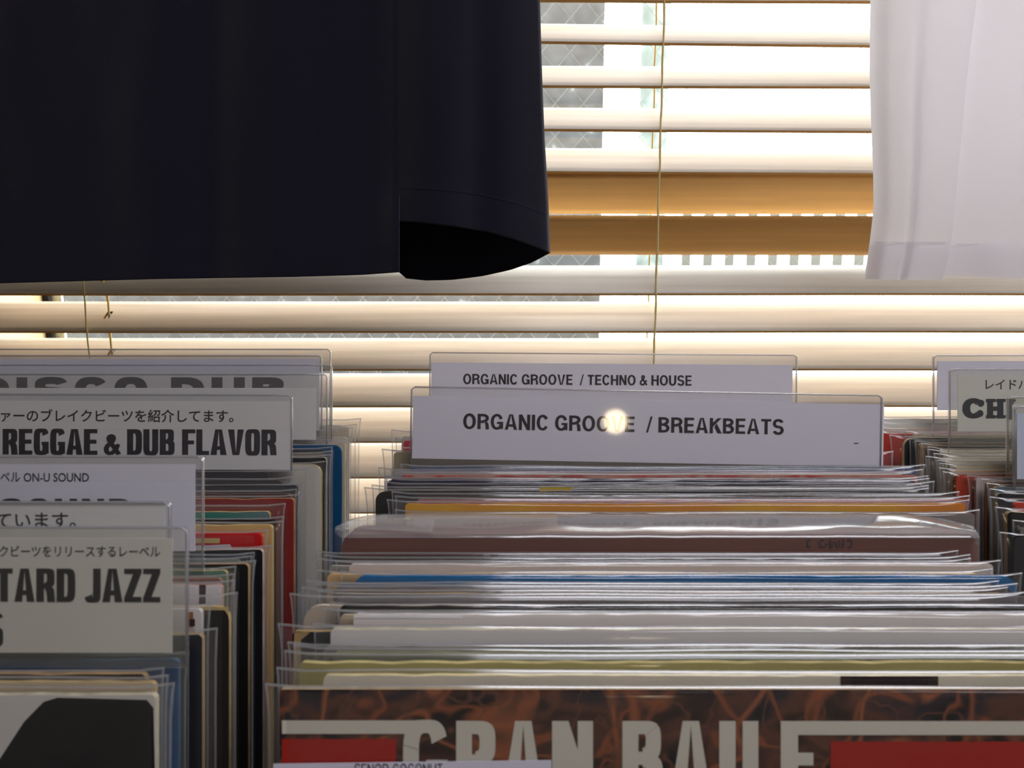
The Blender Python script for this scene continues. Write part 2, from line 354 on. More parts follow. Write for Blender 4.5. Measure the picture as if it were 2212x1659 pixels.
# ------------------------------------------------------------------ venetian blind
YB = .813; SW = .050
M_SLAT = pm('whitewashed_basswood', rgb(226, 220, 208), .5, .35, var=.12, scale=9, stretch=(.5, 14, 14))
M_SHADE = pm('shaded_wood_underside', rgb(206, 152, 84), .55, .3, var=.08, scale=9, stretch=(.5, 14, 14))  # brown painted in for shade and warm transmitted light on undersides and edges
M_CORD = pm('cream_cord', rgb(216, 196, 140), .85, .2)
M_HOLE = pm('slot_shade', rgb(70, 62, 52), .9, .1)
BX0, BX1 = -.74, 1.42
blind = empty('venetian_blind', (0, YB, at(1106, 600, YB).z))
tag(blind, 'cream wooden venetian blind hanging in front of the wired window', 'blind')
bz0 = blind.location.z
CORDS = [at(px, py, YB-.022).x for px, py in ((185, 680), (1424, 400), (3000, 400))]
SLOTS = [x+.0125 for x in CORDS if x < 0]
def slat_mesh():
    bm = bmesh.new(); n = 8; T = .0030; top = []; bot = []
    xs = sorted([BX0 + (BX1-BX0)*j/24 for j in range(25)] + [x+d for x in SLOTS for d in (-.003, .003)]); nj = len(xs)-1
    hole = {j for j in range(nj) if any(abs((xs[j]+xs[j+1])/2-x) < .0029 and xs[j+1]-xs[j] < .0061 for x in SLOTS)}
    for X in xs:
        ra = []; rb = []
        for i in range(n+1):
            u = -1+2*i/n; cr = .0012*(1-u*u); e = 1 if abs(u) < .99 else .92
            wv = .0006*noise.noise(Vector((X*3, u, 1.7)))
            ra.append(bm.verts.new((X, u*SW/2, cr+T/2*e+wv))); rb.append(bm.verts.new((X, u*SW/2, cr-T/2*e+wv)))
        top.append(ra); bot.append(rb)
    for j in range(nj):
        for i in range(n):
            if j in hole and i in (3, 4): continue
            bm.faces.new((top[j][i], top[j+1][i], top[j+1][i+1], top[j][i+1])).smooth = True
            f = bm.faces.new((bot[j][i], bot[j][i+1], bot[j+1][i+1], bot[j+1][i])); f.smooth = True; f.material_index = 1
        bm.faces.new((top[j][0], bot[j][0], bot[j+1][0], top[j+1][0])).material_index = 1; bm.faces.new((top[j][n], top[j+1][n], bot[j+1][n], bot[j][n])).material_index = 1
    for j in (0, nj):
        bm.faces.new(top[j]+bot[j][::-1])
    return bm
slat0 = None
def add_slat(pyl, pyr, tilt):
    """room-side lower edge at pixel height pyl (x=1180) and pyr (x=1880); tilt>0: room edge down"""
    global slat0
    ye = YB - SW/2*math.cos(tilt) if tilt > 0 else YB + SW/2*math.cos(tilt)
    a = at(1180, pyl, ye); b = at(1880, pyr, ye); roll = math.atan2(a.z-b.z, b.x-a.x)
    zl = a.z + math.tan(roll)*a.x; zc = zl + SW/2*math.sin(abs(tilt))
    if slat0 is None: slat0 = s = meshobj('slat', slat_mesh(), [M_SLAT, M_SHADE], blind)
    else: s = slat0.copy(); link(s, blind)
    s.location = (0, 0, zc-bz0); s.rotation_euler = (Matrix.Rotation(roll, 3, 'Y') @ Matrix.Rotation(tilt, 3, 'X')).to_euler()
    return zc
A = math.radians(34.5); B = math.radians(-48.5)
rows = [(92, 101, A), (187, 190, A), (281, 286, A), (372, 377, A), (460, 461, B), (548, 550, B), (636, 636, A), (717, 717, A), (799, 799, A), (878, 878, A), (955, 955, A), (1032, 1032, A), (1108, 1108, A)]
zs = [add_slat(*r) for r in rows]
ztop = zs[0]; k = 1
def add_slat_z(zc, tilt):
    s = slat0.copy(); link(s, blind); s.location = (0, 0, zc-bz0); s.rotation_euler = (tilt, 0, 0)
add_slat(2, 6, A)
for k in range(2, 19): add_slat_z(ztop + .0414*k, A)
for k in range(1, 7): add_slat_z(zs[-1] - .0414*k, A)
zhead = ztop + .0414*19.2; zfoot = zs[-1]-.0414*7
bm = bmesh.new(); box(bm, BX0-.005, BX1+.005, -.03, .03, zhead-bz0, zhead-bz0+.05); meshobj('headrail', bm, M_SLAT, blind)
bm = bmesh.new(); box(bm, BX0, BX1, -.025, .025, zfoot-bz0-.009, zfoot-bz0+.009); meshobj('bottom_rail', bm, M_SLAT, blind)
for X in CORDS:
    for yy, nm, dx in ((-.0225, 'ladder_cord', 0), (.0225, 'ladder_cord', 0), (0, 'lift_cord', .0125 if X < 0 else .004)):
        bm = bmesh.new(); z = zfoot; pts = []
        while z < zhead+.01:
            pts.append((X+dx+.0004*math.sin(z*90), yy*(1 if nm == 'lift_cord' else .96+.04*math.sin(z*70)), z-bz0)); z += .02
        tube(bm, pts, .0009 if nm == 'ladder_cord' else .0012, 6); meshobj(nm, bm, M_CORD, blind, True)

# ------------------------------------------------------------------ records
# camera-frame line followed by the tops of the sleeves: drop = 205.2 - .328 z (mm); bins sit parallel to it
def plane_z(y): return .2052/((y-829.5)/F + .328)
def base_drop(z): return .2052 - .328*z + .332
ROT = Matrix.Rotation(-TH, 3, 'X')
def frame_at(xc, z, roll=0, yaw=0):
    d = base_drop(z); p = Vector((xc, z*CT - d*ST, CZ - z*ST - d*CT))
    return p, (ROT @ Matrix.Rotation(roll, 3, 'Y') @ Matrix.Rotation(yaw, 3, 'Z')).to_euler()
def height_at(py, z): return base_drop(z) - (py-829.5)/F*z        # height over the bin floor of a pixel row at depth z
def xa(px, z): return (px-1106)/F*z

def sleeve_mesh(w, H, ty, seed, ridge=0.0, nx=30, ear=.0012, rag=.0007):
    bm = bmesh.new(); rows = []
    for j in range(nx+1):
        u = -1+2*max(0, min(nx-2, j-1))/(nx-2); u = math.copysign(abs(u)**.72, u); x = u*w/2
        if 1 <= j <= nx-1: x *= 1-.0012/w
        n1 = noise.noise(Vector((x*14, seed*3.1, 0)))*rag; n2 = noise.noise(Vector((x*9, seed*1.7, 5)))*.0007
        side = min(1, (w/2-abs(x))/.010); t = ty*(.12+.88*side**.5) ; r = min(.00035, t*.8)
        e = ear*(.3+1.3*((seed*37) % 10)/10)*(1-side)**2*math.copysign(1, u)
        hh = H + n1 + (.0012*(1-side))
        rg = lambda b: ridge*b+n2*b
        prof = [(-t, 0, 0), (-t, H*.5, 0), (-t, H-.03, 0), (-t, H-.010, .12), (-t*.95+rg(.3), hh-.0030, .7), (-t*.7+rg(.7), hh-.0014, .9), (-.0004+rg(1), hh-.0009, 1), (-.00025+rg(1), hh, 1),
                (.00025+rg(1), hh, 1), (.0004+rg(1), hh-.0009, 1), (t*.7+rg(.7), hh-.0014, .9), (t*.95+rg(.3), hh-.0030, .7), (t, H-.012, .12), (t, H-.03, 0), (t, H*.5, 0), (t, 0, 0)]
        rows.append([bm.verts.new((x+e*k, y, z)) for y, z, k in prof])
    for j, (a, b) in enumerate(zip(rows, rows[1:])):
        for i in range(len(a)-1): bm.faces.new((a[i], b[i], b[i+1], a[i+1])).material_index = 1 if i in (6, 7, 8) or j in (0, len(rows)-2) else 0
    return bm
def cover_poly(x0, x1, z1, r, worn=0):
    p = [(x0, .002), (x1, .002)]
    for k in range(6):
        a = math.pi/2*k/5; p.append((x1-r+r*math.cos(a), z1-r+r*math.sin(a)))
    if worn:
        n = 36
        for i in range(1, n):
            x = x1-r-(x1-x0-2*r)*i/n; p.append((x, z1-abs(noise.noise(Vector((x*80, worn, 0))))*.0012))
    for k in range(6):
        a = math.pi/2+math.pi/2*k/5; p.append((x0+r+r*math.cos(a), z1-r+r*math.sin(a)))
    return p
ORD = [0]
LAST = {}
GRP = {'l': 'records in the left bin', 'c': 'records in the centre bin', 'r': 'records in the right bin'}
def record(st, y, pe, ce, ct, t, col, label, edge=None, style='plain', roll=0, z=None, patches=(), w=.322, cw=.313, extra=None, rag=.0007, corner=.002, gap=.0007):
    """one LP. st: bin; y: pixel row of the plastic's top edge; pe, ce: pixel column of the plastic's and the cover's visible side edge; ct: pixel row of the cover's top; t: cover thickness"""
    ORD[0] += 1
    zz = z if z is not None else plane_z(y)
    half = t/2 + .0006
    if st in LAST: zz = max(zz, LAST[st] + half + gap)
    LAST[st] = zz + half
    H = height_at(y, zz)
    sg = 1 if st == 'l' else -1            # +1: the right edge is the measured one
    xe = xa(ce, zz)
    xp = xa(pe, zz) if pe is not None else xe + sg*.006
    xc = xp - sg*w/2
    cwid = min(cw, w - abs(xp-xe) - .0015)
    c0, c1 = (xe-cwid, xe) if sg > 0 else (xe, xe+cwid)
    loc, rot = frame_at(xc, zz, roll, random.uniform(-.0025, .0025))
    o = empty('record', loc, rot); tag(o, label, 'record', GRP[st])
    hc = height_at(ct, zz)
    key = 'cover_' + '_'.join('%03d' % int(255*v) for v in col) + str(style)
    if isinstance(style, str) and style == 'plain': fm = pm(key, col, .42, .4, var=.10, scale=14)
    elif style == 'matte': fm = pm(key, col, .8, .2, var=.06, scale=10)
    else: fm = style
    em = pm('edge_%d' % ORD[0] if edge else 'worn_board_edge', edge or rgb(176, 156, 126), .85, .15, var=.25, scale=90)
    mats = [fm, em]; bm = bmesh.new()
    prism(bm, cover_poly(c0-xc, c1-xc, hc, corner, worn=ORD[0] if edge else 0), -t/2, t/2, 0, 1)
    for pi, (poly, pc) in enumerate(patches):
        mats.append(pc if not isinstance(pc, tuple) else pm('print_%d_%d' % (ORD[0], pi), pc, .45, .4, var=.08, scale=20))
        pts = [(xa(a, zz)-xc, height_at(b, zz)) for a, b in poly]
        flat(bm, pts, -t/2-.00012-.00002*pi, len(mats)-1)
    cv = meshobj('cover', bm, mats, o)
    if extra: extra(o, xc, zz, t)
    meshobj('plastic_sleeve', sleeve_mesh(w, H, half, ORD[0], rag=rag), [M_FILM, M_RIM], o, True)
    return o
def RC(x0, y0, x1, y1): return [(x0, y1), (x1, y1), (x1, y0), (x0, y0)]

def divider(st, z, side_px, top_px, label, card=None, texts=(), mat=None, roll=0, wid=.293, pocket=None, paper=None, ink=None):
    """clear divider: plate, front pocket and a printed card. side_px: column of the visible side edge"""
    mat = mat or M_ACR; ORD[0] += 1
    if st in LAST: z = max(z, LAST[st] + .0022)
    LAST[st] = z + .0016
    sg = 1 if st == 'l' else -1
    xc = xa(side_px, z) - sg*wid/2
    H = height_at(top_px, z)
    loc, rot = frame_at(xc, z, 0)
    o = empty('bin_divider', loc, rot); tag(o, label, 'record divider', 'clear dividers with genre cards')
    X = lambda px: xa(px, z)-xc
    Z = lambda py: height_at(py, z)
    # roll about the divider's visible top corner, applied to geometry in its own plane
    px0, pz0 = X(side_px), H
    def rl(bm):
        if roll: bmesh.ops.rotate(bm, verts=bm.verts, cent=(px0, 0, pz0), matrix=Matrix.Rotation(roll, 3, 'Y'))
    pb0 = Z(pocket) if pocket else H-.052
    bm = bmesh.new(); prism(bm, [(-wid/2, .009), (wid/2, .009)]+cover_poly(-wid/2, wid/2, H, .0022)[2:], .0002, .0012, 0, 1); rl(bm)
    bm.normal_update()
    e = wid/2-.0004
    t2 = bmesh.new(); tube(t2, [(-e, -.0003, pb0), (-e, -.0003, H-.002), (-e+.002, -.0003, H-.0003), (e-.002, -.0003, H-.0003), (e, -.0003, H-.002), (e, -.0003, pb0)], .00055, 6); rl(t2)
    meshobj('folded_edge', t2, M_ACRE, o, True)
    meshobj('plate', bm, [mat, M_ACRE], o)
    pb = Z(pocket) if pocket else H-.052
    bm = bmesh.new()
    prism(bm, [(-wid/2, pb), (wid/2, pb)] + cover_poly(-wid/2, wid/2, H-.0005, .0022)[2:], -.0013, -.0007, 0, 1); rl(bm)
    meshobj('pocket', bm, [mat, M_ACRE], o)
    if card:
        x0, x1, y0, y1 = card
        bm = bmesh.new(); prism(bm, [(X(x0), Z(y1)), (X(x1), Z(y1)), (X(x1), Z(y0)), (X(x0), Z(y0))], -.0003, 0, 0)
        for kind, s, a, b, yt, yb in texts:
            if kind == 'cjk': cjk(bm, s, X(a), X(b), Z(yb), Z(yt), -.0004, 1)
            elif kind == 'poly':
                for q in s: flat(bm, [(X(p), Z(r)) for p, r in q], -.0004, 1)
            else:
                for q in text_polys(s, kind, X(a), X(b), Z(yb), Z(yt)-Z(yb)): flat(bm, q, -.0004, 1)
        rl(bm); meshobj('title_card', bm, [paper or M_PAPER, ink or M_INK], o)
    return o

# --- shop's record rack (bins under the records)
def rack():
    M = pm('dark_rack_wood', rgb(58, 44, 34), .6, .3, var=.2, scale=6, stretch=(1, 6, 1))
    p, r = frame_at(.075, .50)
    o = empty('record_rack', (p.x, p.y, 0)); tag(o, 'dark wooden rack holding the three rows of records under the window', 'record rack')
    def pt(x, z, up): # on the sloping bin floor, up along the records
        d = base_drop(z)-up; return Vector((x, z*CT-d*ST, CZ-z*ST-d*CT)) - o.location
    def hexa(name, x0, x1, z0, z1, u0, u1):
        bm = bmesh.new(); v = [bm.verts.new(pt(*q)) for q in ((x0,z0,u0),(x1,z0,u0),(x1,z1,u0),(x0,z1,u0),(x0,z0,u1),(x1,z0,u1),(x1,z1,u1),(x0,z1,u1))]
        for q in ((0,3,2,1),(4,5,6,7),(0,1,5,4),(1,2,6,5),(2,3,7,6),(3,0,4,7)): bm.faces.new([v[i] for i in q])
        return meshobj(name, bm, M, o)
    hexa('bin_floor', -.50, .64, .262, .665, -.016, -.001)
    hexa('bin_front', -.50, .64, .246, .261, -.016, .16)
    hexa('bin_back', -.50, .64, .666, .68, -.016, .10)
    for x, h in ((-.502, .005), (.628, .005)): hexa('partition', x-h, x+h, .262, .665, 0, .15)
    for x in (-.48, .62):
        for z in (.29, .64):
            a = pt(x, z, -.017); bm = bmesh.new(); box(bm, a.x-.02, a.x+.02, a.y-.02, a.y+.02, 0, a.z-.004); meshobj('leg', bm, M, o)
rack()

K = rgb(28, 27, 30)
# --- centre bin, front to back --------------------------------------------------------------
M_GB = noise_ramp('tangled_brown_print', [rgb(16, 12, 13), rgb(28, 20, 22), rgb(54, 36, 30), rgb(96, 58, 44), rgb(46, 38, 44), rgb(22, 18, 22), rgb(70, 44, 34)], 26, stretch=(.7, 1, 1.2), rough=.35, detail=9, dist=.5, lo=.3, hi=.72)
_n = M_GB.node_tree; _N = _n.nodes; _L = _n.links; _b = _N['Principled BSDF']; _src = _b.inputs['Base Color'].links[0].from_socket
_mix = None
for _sc, _wd, _col in ((17, .022, rgb(168, 98, 60)), (31, .03, rgb(150, 84, 50)), (47, .03, rgb(110, 70, 52))):
    _tc = _N.new('ShaderNodeTexCoord'); _mp = _N.new('ShaderNodeMapping'); _mp.inputs['Location'].default_value = (_sc, 3, 1); _nz = _N.new('ShaderNodeTexNoise'); _nz.inputs['Scale'].default_value = _sc; _nz.inputs['Detail'].default_value = 2; _nz.inputs['Distortion'].default_value = .6
    _sb = _N.new('ShaderNodeMath'); _sb.operation = 'SUBTRACT'; _sb.inputs[1].default_value = .5; _ab = _N.new('ShaderNodeMath'); _ab.operation = 'ABSOLUTE'
    _rm = _N.new('ShaderNodeMapRange'); _rm.inputs[1].default_value = 0; _rm.inputs[2].default_value = _wd; _rm.inputs[3].default_value = .85; _rm.inputs[4].default_value = 0
    _mx = _N.new('ShaderNodeMixRGB'); _mx.inputs[2].default_value = (*_col, 1)
    _L.new(_tc.outputs['Object'], _mp.inputs[0]); _L.new(_mp.outputs[0], _nz.inputs[0]); _L.new(_nz.outputs[0], _sb.inputs[0]); _L.new(_sb.outputs[0], _ab.inputs[0]); _L.new(_ab.outputs[0], _rm.inputs[0]); _L.new(_rm.outputs[0], _mx.inputs[0]); _L.new(_src, _mx.inputs[1]); _src = _mx.outputs[0]
_L.new(_src, _b.inputs['Base Color'])
GBW = pm('cream_print', rgb(214, 209, 194), .4, .4); GBR = pm('red_print', rgb(172, 38, 28), .4, .4)
def gb_extra(o, xc, z, t):
    X = lambda px: xa(px, z)-xc
    Z = lambda py: height_at(py, z)
    bm = bmesh.new(); y = -t/2-.00016
    def rect(x0, y0, x1, y1, mi): flat(bm, [(X(x0), Z(y1)), (X(x1), Z(y1)), (X(x1), Z(y0)), (X(x0), Z(y0))], y, mi)
    top, hb = 1553, 1720
    H1 = Z(top)-Z(hb)
    for ch, a, b in (('R', 986, 1072), ('A', 1086, 1174), ('N', 1192, 1280), ('B', 1343, 1430), ('A', 1446, 1534), ('I', 1551, 1586), ('L', 1601, 1672)):
        g, adv = glyph(ch, .52 if ch not in 'IL' else (.22 if ch == 'I' else .5), .205, .17, 3.4)
        for q in g: flat(bm, [(X(a+(b-a)*u/adv), Z(hb)+v*H1) for u, v in q], y, 0)
    g, adv = glyph('G', .58, .205, .17, 3.4)
    for q in g: flat(bm, [(X(872+(968-872)*u/adv), Z(hb)+v*H1) for u, v in q], y, 0)
    rect(612, 1552, 915, 1581, 0)
    g, adv = glyph('E', .46, .205, .17, 3.4)
    for q in g: flat(bm, [(X(1683+(1758-1683)*u/adv), Z(hb)+v*H1) for u, v in q], y, 0)
    rect(1683, 1553, 2412, 1583, 0)
    rect(612, 1592, 857, 1645, 1); rect(1790, 1597, 2412, 1720, 1)
    rect(612, 1735, 2412, 1760, 0)
    me = o.children[0]; meshobj('title_print', bm, [GBW, GBR], me)
    bm = bmesh.new()
    prism(bm, [(X(596), Z(1790)), (X(1190), Z(1782)), (X(1190), Z(1633)), (X(596), Z(1641))], -t/2-.0018, -t/2-.0016, 0)
    for q in text_polys('SENOR COCONUT', 'light', X(770), X(958), Z(1664), Z(1640)-Z(1664)): flat(bm, q, -t/2-.0019, 1)
    flat(bm, [(X(608), Z(1672)), (X(752), Z(1671)), (X(752), Z(1655)), (X(608), Z(1656))], -t/2-.0019, 2)
    s = meshobj('price_label', bm, [pm('label_paper', rgb(214, 210, 226), .6, .2), M_INKG, pm('label_band', rgb(96, 94, 112), .6, .2)], o); s['label'] = 'white paper label printed SENOR COCONUT'
record('c', 1481, 580, 606, 1486, .0030, (.1, .05, .04), 'frontmost record in the centre bin, brown tangled cover titled GRAN BAILE', style=M_GB, extra=gb_extra, w=.326, corner=.0012)
record('c', 1447, 602, 700, 1457, .0026, rgb(222, 212, 190), 'cream record with a dark photo strip, directly behind the brown GRAN BAILE one', edge=rgb(214, 196, 150),
       patches=[(RC(1812, 1457, 2022, 1640), rgb(58, 44, 40)), (RC(1835, 1457, 2000, 1640), rgb(46, 34, 34))])
record('c', 1411, 617, 649, 1428, .0030, rgb(168, 156, 96), 'olive yellow record second behind the brown GRAN BAILE one', edge=rgb(196, 180, 124))
record('c', 1401, 641, 720, 1408, .0022, rgb(112, 114, 98), 'thin grey green record just behind the olive yellow one', edge=rgb(130, 128, 92))
record('c', 1391, 627, 700, 1396, .0022, rgb(120, 118, 112), 'thin grey record between the grey green one and the wide white one', edge=rgb(120, 112, 96))
record('c', 1352, 680, 716, 1356, .0034, rgb(216, 210, 206), 'wide white record leaning in front of the worn black one in the centre bin', edge=rgb(206, 196, 168), style='matte')
record('c', 1351, 608, 633, 1362, .0030, rgb(30, 29, 32), 'black record with a worn tan corner behind the wide white one', edge=rgb(178, 148, 104), patches=[([(633, 1500), (652, 1500), (652, 1380), (672, 1364), (664, 1362), (638, 1364)], rgb(176, 144, 98))])
record('c', 1322, None, 765, 1325, .0030, rgb(220, 212, 208), 'off white record whose top shows just behind the wide white one', edge=rgb(224, 216, 210), style='matte', patches=[(RC(766, 1326, 1000, 1333), rgb(232, 228, 230))])
record('c', 1318, 700, 736, 1327, .0022, rgb(206, 184, 152), 'thin beige record just behind the off white one', edge=rgb(206, 186, 156))
record('c', 1304, 715, 735, 1308, .0022, rgb(38, 34, 32), 'thin black record just behind the thin beige one', edge=rgb(54, 46, 40))
record('c', 1287, 632, 657, 1306, .0026, rgb(196, 178, 158), 'beige round cornered record standing far left beside the thin black one', edge=rgb(200, 184, 166), corner=.008)
record('c', 1281, 690, 730, 1288, .0022, rgb(118, 112, 112), 'grey record second in front of the tan edged one below the blue record', edge=rgb(110, 100, 96))
record('c', 1273, 654, 722, 1281, .0024, rgb(96, 84, 78), 'brown record with a tan top edge, three in front of the bright blue one', edge=rgb(196, 166, 116))
record('c', 1263, 690, 722, 1270, .0022, rgb(92, 78, 78), 'thin mauve brown record just in front of the dark grey one below the blue one', edge=rgb(110, 98, 96))
record('c', 1257, 667, 730, 1261, .0022, rgb(120, 120, 128), 'thin grey blue record touching the front of the bright blue one', edge=rgb(140, 134, 130))
record('c', 1239, None, 765, 1243, .0032, rgb(24, 100, 150), 'bright blue record in the centre bin in front of the thick brown bagged set', edge=rgb(30, 100, 156), corner=.006)
record('c', 1233, 689, 709, 1238, .0030, rgb(204, 168, 116), 'tan record showing its left end behind the bright blue one', edge=rgb(212, 180, 128))
record('c', 1213, 730, 756, 1217, .0030, rgb(206, 190, 180), 'pinkish white record behind the tan one and the bright blue one', edge=rgb(214, 200, 190), style='matte')
record('c', 1210, 684, 712, 1221, .0022, rgb(160, 154, 146), 'thin grey record behind the pinkish white one', edge=rgb(168, 160, 150))
record('c', 1202, 700, 740, 1206, .0024, rgb(68, 54, 50), 'dark brown record second in front of the thick brown bagged set', edge=rgb(72, 58, 52))
record('c', 1193, 687, 724, 1201, .0026, rgb(40, 34, 32), 'black record touching the front of the thick brown bagged set', edge=rgb(48, 42, 38))

# thick box set in a crinkled bag
def boxset():
    ORD[0] += 1; t = .025; z = LAST['c'] + t/2 + .004; zf = z - t/2
    LAST['c'] = z + t/2 + .003
    x0, x1 = xa(738, zf), xa(2114, zf); xc = (x0+x1)/2
    loc, rot = frame_at(xc, z); o = empty('boxed_record_set', loc, rot)
    tag(o, 'thick brown boxed record set in a crinkled clear bag across the centre bin', 'record')
    HB = lambda py, zz: base_drop(z) - (py-829.5)/F*zz
    hc = HB(1154, zf); w = x1-x0
    bm = bmesh.new(); prism(bm, [(-w/2, .007), (w/2, .007)]+cover_poly(-w/2, w/2, hc, .006)[2:], -t/2, t/2, 0, 0)
    bmesh.ops.bevel(bm, geom=[e for e in bm.edges if abs(e.verts[0].co.z-hc) < .007 and abs(e.verts[1].co.z-hc) < .007 and abs(e.verts[0].co.y-e.verts[1].co.y) < 1e-6], offset=.0015, segments=2, affect='EDGES')
    br = noise_ramp('brown_box_print', [rgb(92, 54, 50), rgb(106, 58, 48), rgb(118, 68, 54)], 5, stretch=(1, 1, 6), rough=.45)
    bx = meshobj('box', bm, [br], o, False)
    # faint stamp on the box face
    bm = bmesh.new()
    X = lambda px: xa(px, zf)-xc
    for k, (a, b) in enumerate(((1742, 1752), (1768, 1786), (1790, 1800), (1803, 1814), (1817, 1824), (1827, 1842))):
        for q in arc((X(a)+X(b))/2, HB(1174, zf), (X(b)-X(a))/2, .0022, .0009, .0008, 30+40*k, 330+30*k, 2.4, 14): flat(bm, q, -t/2-.0002, 0)
    st = meshobj('stamp', bm, pm('faded_stamp_ink', rgb(62, 44, 52), .7, .2), bx)
    # bag: puffed shell whose folded top leans back
    nx = 60; bm = bmesh.new(); rows = []
    bw0, bw1 = xa(712, zf)-xc, xa(2136, zf)-xc
    hr = HB(1111, z+t/2)
    for j in range(nx+1):
        u = j/nx; x = bw0+(bw1-bw0)*u
        el = min(1, u*(bw1-bw0)/.007); er = min(1, (1-u)*(bw1-bw0)/.006); s = (min(el, er))**.5; pk = min(1, min(u*(bw1-bw0)/.020, (1-u)*(bw1-bw0)/.030))**.7
        n = noise.noise(Vector((x*26, 3, 1)))*.0012; n2 = noise.noise(Vector((x*60, 9, 1)))*.0007
        tt = (t/2+.0018)*(.06+.94*s) ; zt = hc+.0015+(hr-hc-.0015)*pk
        dz = zt-hc-.001; q = [(-.8, .0), (-.45, .30), (0, .56), (.3, .70), (.62, .85), (.88, .955), (1.0, 1.0)]
        prof = [(-tt, .006), (-tt, hc*.5), (-tt, hc-.02), (-tt-.0004+n2, hc-.0015)] + [(tt*a, hc+.001+dz*b+(n*.8 if .2 < b < .8 else n2*.3)) for a, b in q] + [(tt*1.03, zt-.0025), (tt, hc-.004), (tt, hc-.02), (tt, hc*.5), (tt, .006)]
        rows.append([bm.verts.new((x, a, b)) for a, b in prof])
    for a, b in zip(rows, rows[1:]):
        for i in range(len(a)-1): bm.faces.new((a[i], b[i], b[i+1], a[i+1])).material_index = 0 if 3 <= i <= 10 else 1
    meshobj('plastic_bag', bm, [M_BAG, M_BAGF], o, True)
    # strip of tape over the left end of the folded top
    bm = bmesh.new(); g = []
    for i in range(11):
        u = i/10; x = X(740)+(X(935)-X(740))*u; rr = []
        for j in range(6):
            v = j/5; y = -t*.16-(t*.42)*v*(.75+.35*u)+.0 ; zz = hc+(hr-hc)*(.62-.62*v*(.8+.4*u))+.0022+noise.noise(Vector((x*70, v*3, 2)))*.0006
            rr.append(bm.verts.new((x, y, zz)))
        g.append(rr)
    for a, b in zip(g, g[1:]):
        for j in range(5): bm.faces.new((a[j], b[j], b[j+1], a[j+1]))
    meshobj('tape', bm, M_TAPE, o, True)
boxset()
OR = noise_ramp('orange_yellow_print', [rgb(200, 112, 40), rgb(206, 128, 44), rgb(214, 160, 52), rgb(196, 96, 52)], 9, stretch=(1, 1, .4), rough=.4, detail=2)
record('c', 1105, None, 878, 1108, .0022, rgb(128, 120, 116), 'thin grey record with a tan left end just behind the thick brown bagged set', edge=rgb(150, 140, 128), patches=[(RC(879, 1108, 1204, 1300), rgb(206, 180, 140))])
record('c', 1083, 842, 876, 1087, .0030, (.6, .3, .1), 'orange and yellow record a little behind the thick brown bagged set', style=OR, edge=rgb(206, 140, 70))
record('c', 1075, 857, 900, 1079, .0022, rgb(172, 112, 116), 'thin pink record touching the back of the orange and yellow one', edge=rgb(178, 126, 126))
record('c', 1066, 848, 890, 1070, .0022, rgb(74, 66, 58), 'thin dark brown record between the pink one and the wide black one', edge=rgb(80, 70, 60))
record('c', 1057, 793, 812, 1062, .0028, rgb(34, 31, 30), 'black record sticking out furthest left behind the orange one', edge=rgb(44, 40, 36), corner=.005)
record('c', 1051, 807, 850, 1055, .0022, rgb(66, 60, 54), 'dark olive record with small pale marks behind the black one that sticks out left', edge=rgb(120, 110, 92), patches=[(RC(1165, 1052, 1235, 1200), rgb(190, 160, 40))])
record('c', 1043, 833, 840, 1046, .0022, rgb(62, 52, 56), 'dark plum record in front of the navy one in the centre bin', edge=rgb(90, 80, 78))
record('c', 1035, 833, 837, 1038, .0022, rgb(44, 42, 66), 'dark navy record two in front of the red speckled one', edge=rgb(52, 46, 60))
record('c', 1031, 838, 845, 1034, .0020, rgb(72, 48, 56), 'thin dark purple record just in front of the red speckled one', edge=rgb(70, 48, 56))
RD = noise_ramp('red_speckled_print', [rgb(40, 30, 48), rgb(170, 48, 48), rgb(206, 150, 130), rgb(190, 60, 56), rgb(210, 196, 176)], 24, stretch=(1, 1, .3), rough=.4)
record('c', 1017, 847, 868, 1026, .0024, (.5, .1, .1), 'red speckled record below the ORGANIC GROOVE BREAKBEATS card', style=RD, edge=rgb(196, 120, 104))
record('c', 1012, 819, 850, 1019, .0022, rgb(172, 164, 160), 'thin pale grey record just behind the red speckled one', edge=rgb(180, 172, 166))
record('c', 1005, 870, 885, 1010, .0022, rgb(70, 84, 120), 'thin slate blue record touching the front of the BREAKBEATS divider', edge=rgb(120, 124, 136))
divider('c', .475, 888, 835, 'clear divider with the white ORGANIC GROOVE / BREAKBEATS card in the centre bin', card=(893, 1910, 855, 990), roll=math.radians(1.05), wid=.294, pocket=1012,
        texts=[('helv', 'ORGANIC GROOVE  / BREAKBEATS', 1002, 1694, 891, 924), ('poly', [RC(1846, 939, 1856, 941)], 0, 0, 0, 0)])
record('c', 976, 848, 851, 977, .0026, rgb(170, 156, 132), 'beige brown record first behind the BREAKBEATS divider', edge=rgb(150, 138, 118))
record('c', 973, 830, 862, 1002, .0024, rgb(52, 48, 46), 'short dark record second behind the BREAKBEATS divider', edge=rgb(60, 54, 50))
record('c', 949, 857, 872, 952, .0026, rgb(188, 52, 66), 'crimson record third behind the BREAKBEATS divider', edge=rgb(196, 110, 110), patches=[(RC(872, 965, 1300, 969), rgb(210, 170, 160))])
record('c', 931, 847, 868, 943, .0026, rgb(176, 164, 152), 'greyish beige record furthest back in the centre bin', edge=rgb(176, 164, 152))
LAST['c'] = .55
divider('c', .600, 928, 761, 'clear divider with the white ORGANIC GROOVE / TECHNO & HOUSE card', card=(932, 1712, 783, 900), roll=math.radians(.42), wid=.2885, pocket=905,
        texts=[('helv', 'ORGANIC GROOVE  / TECHNO & HOUSE', 1001, 1494, 807, 829)])

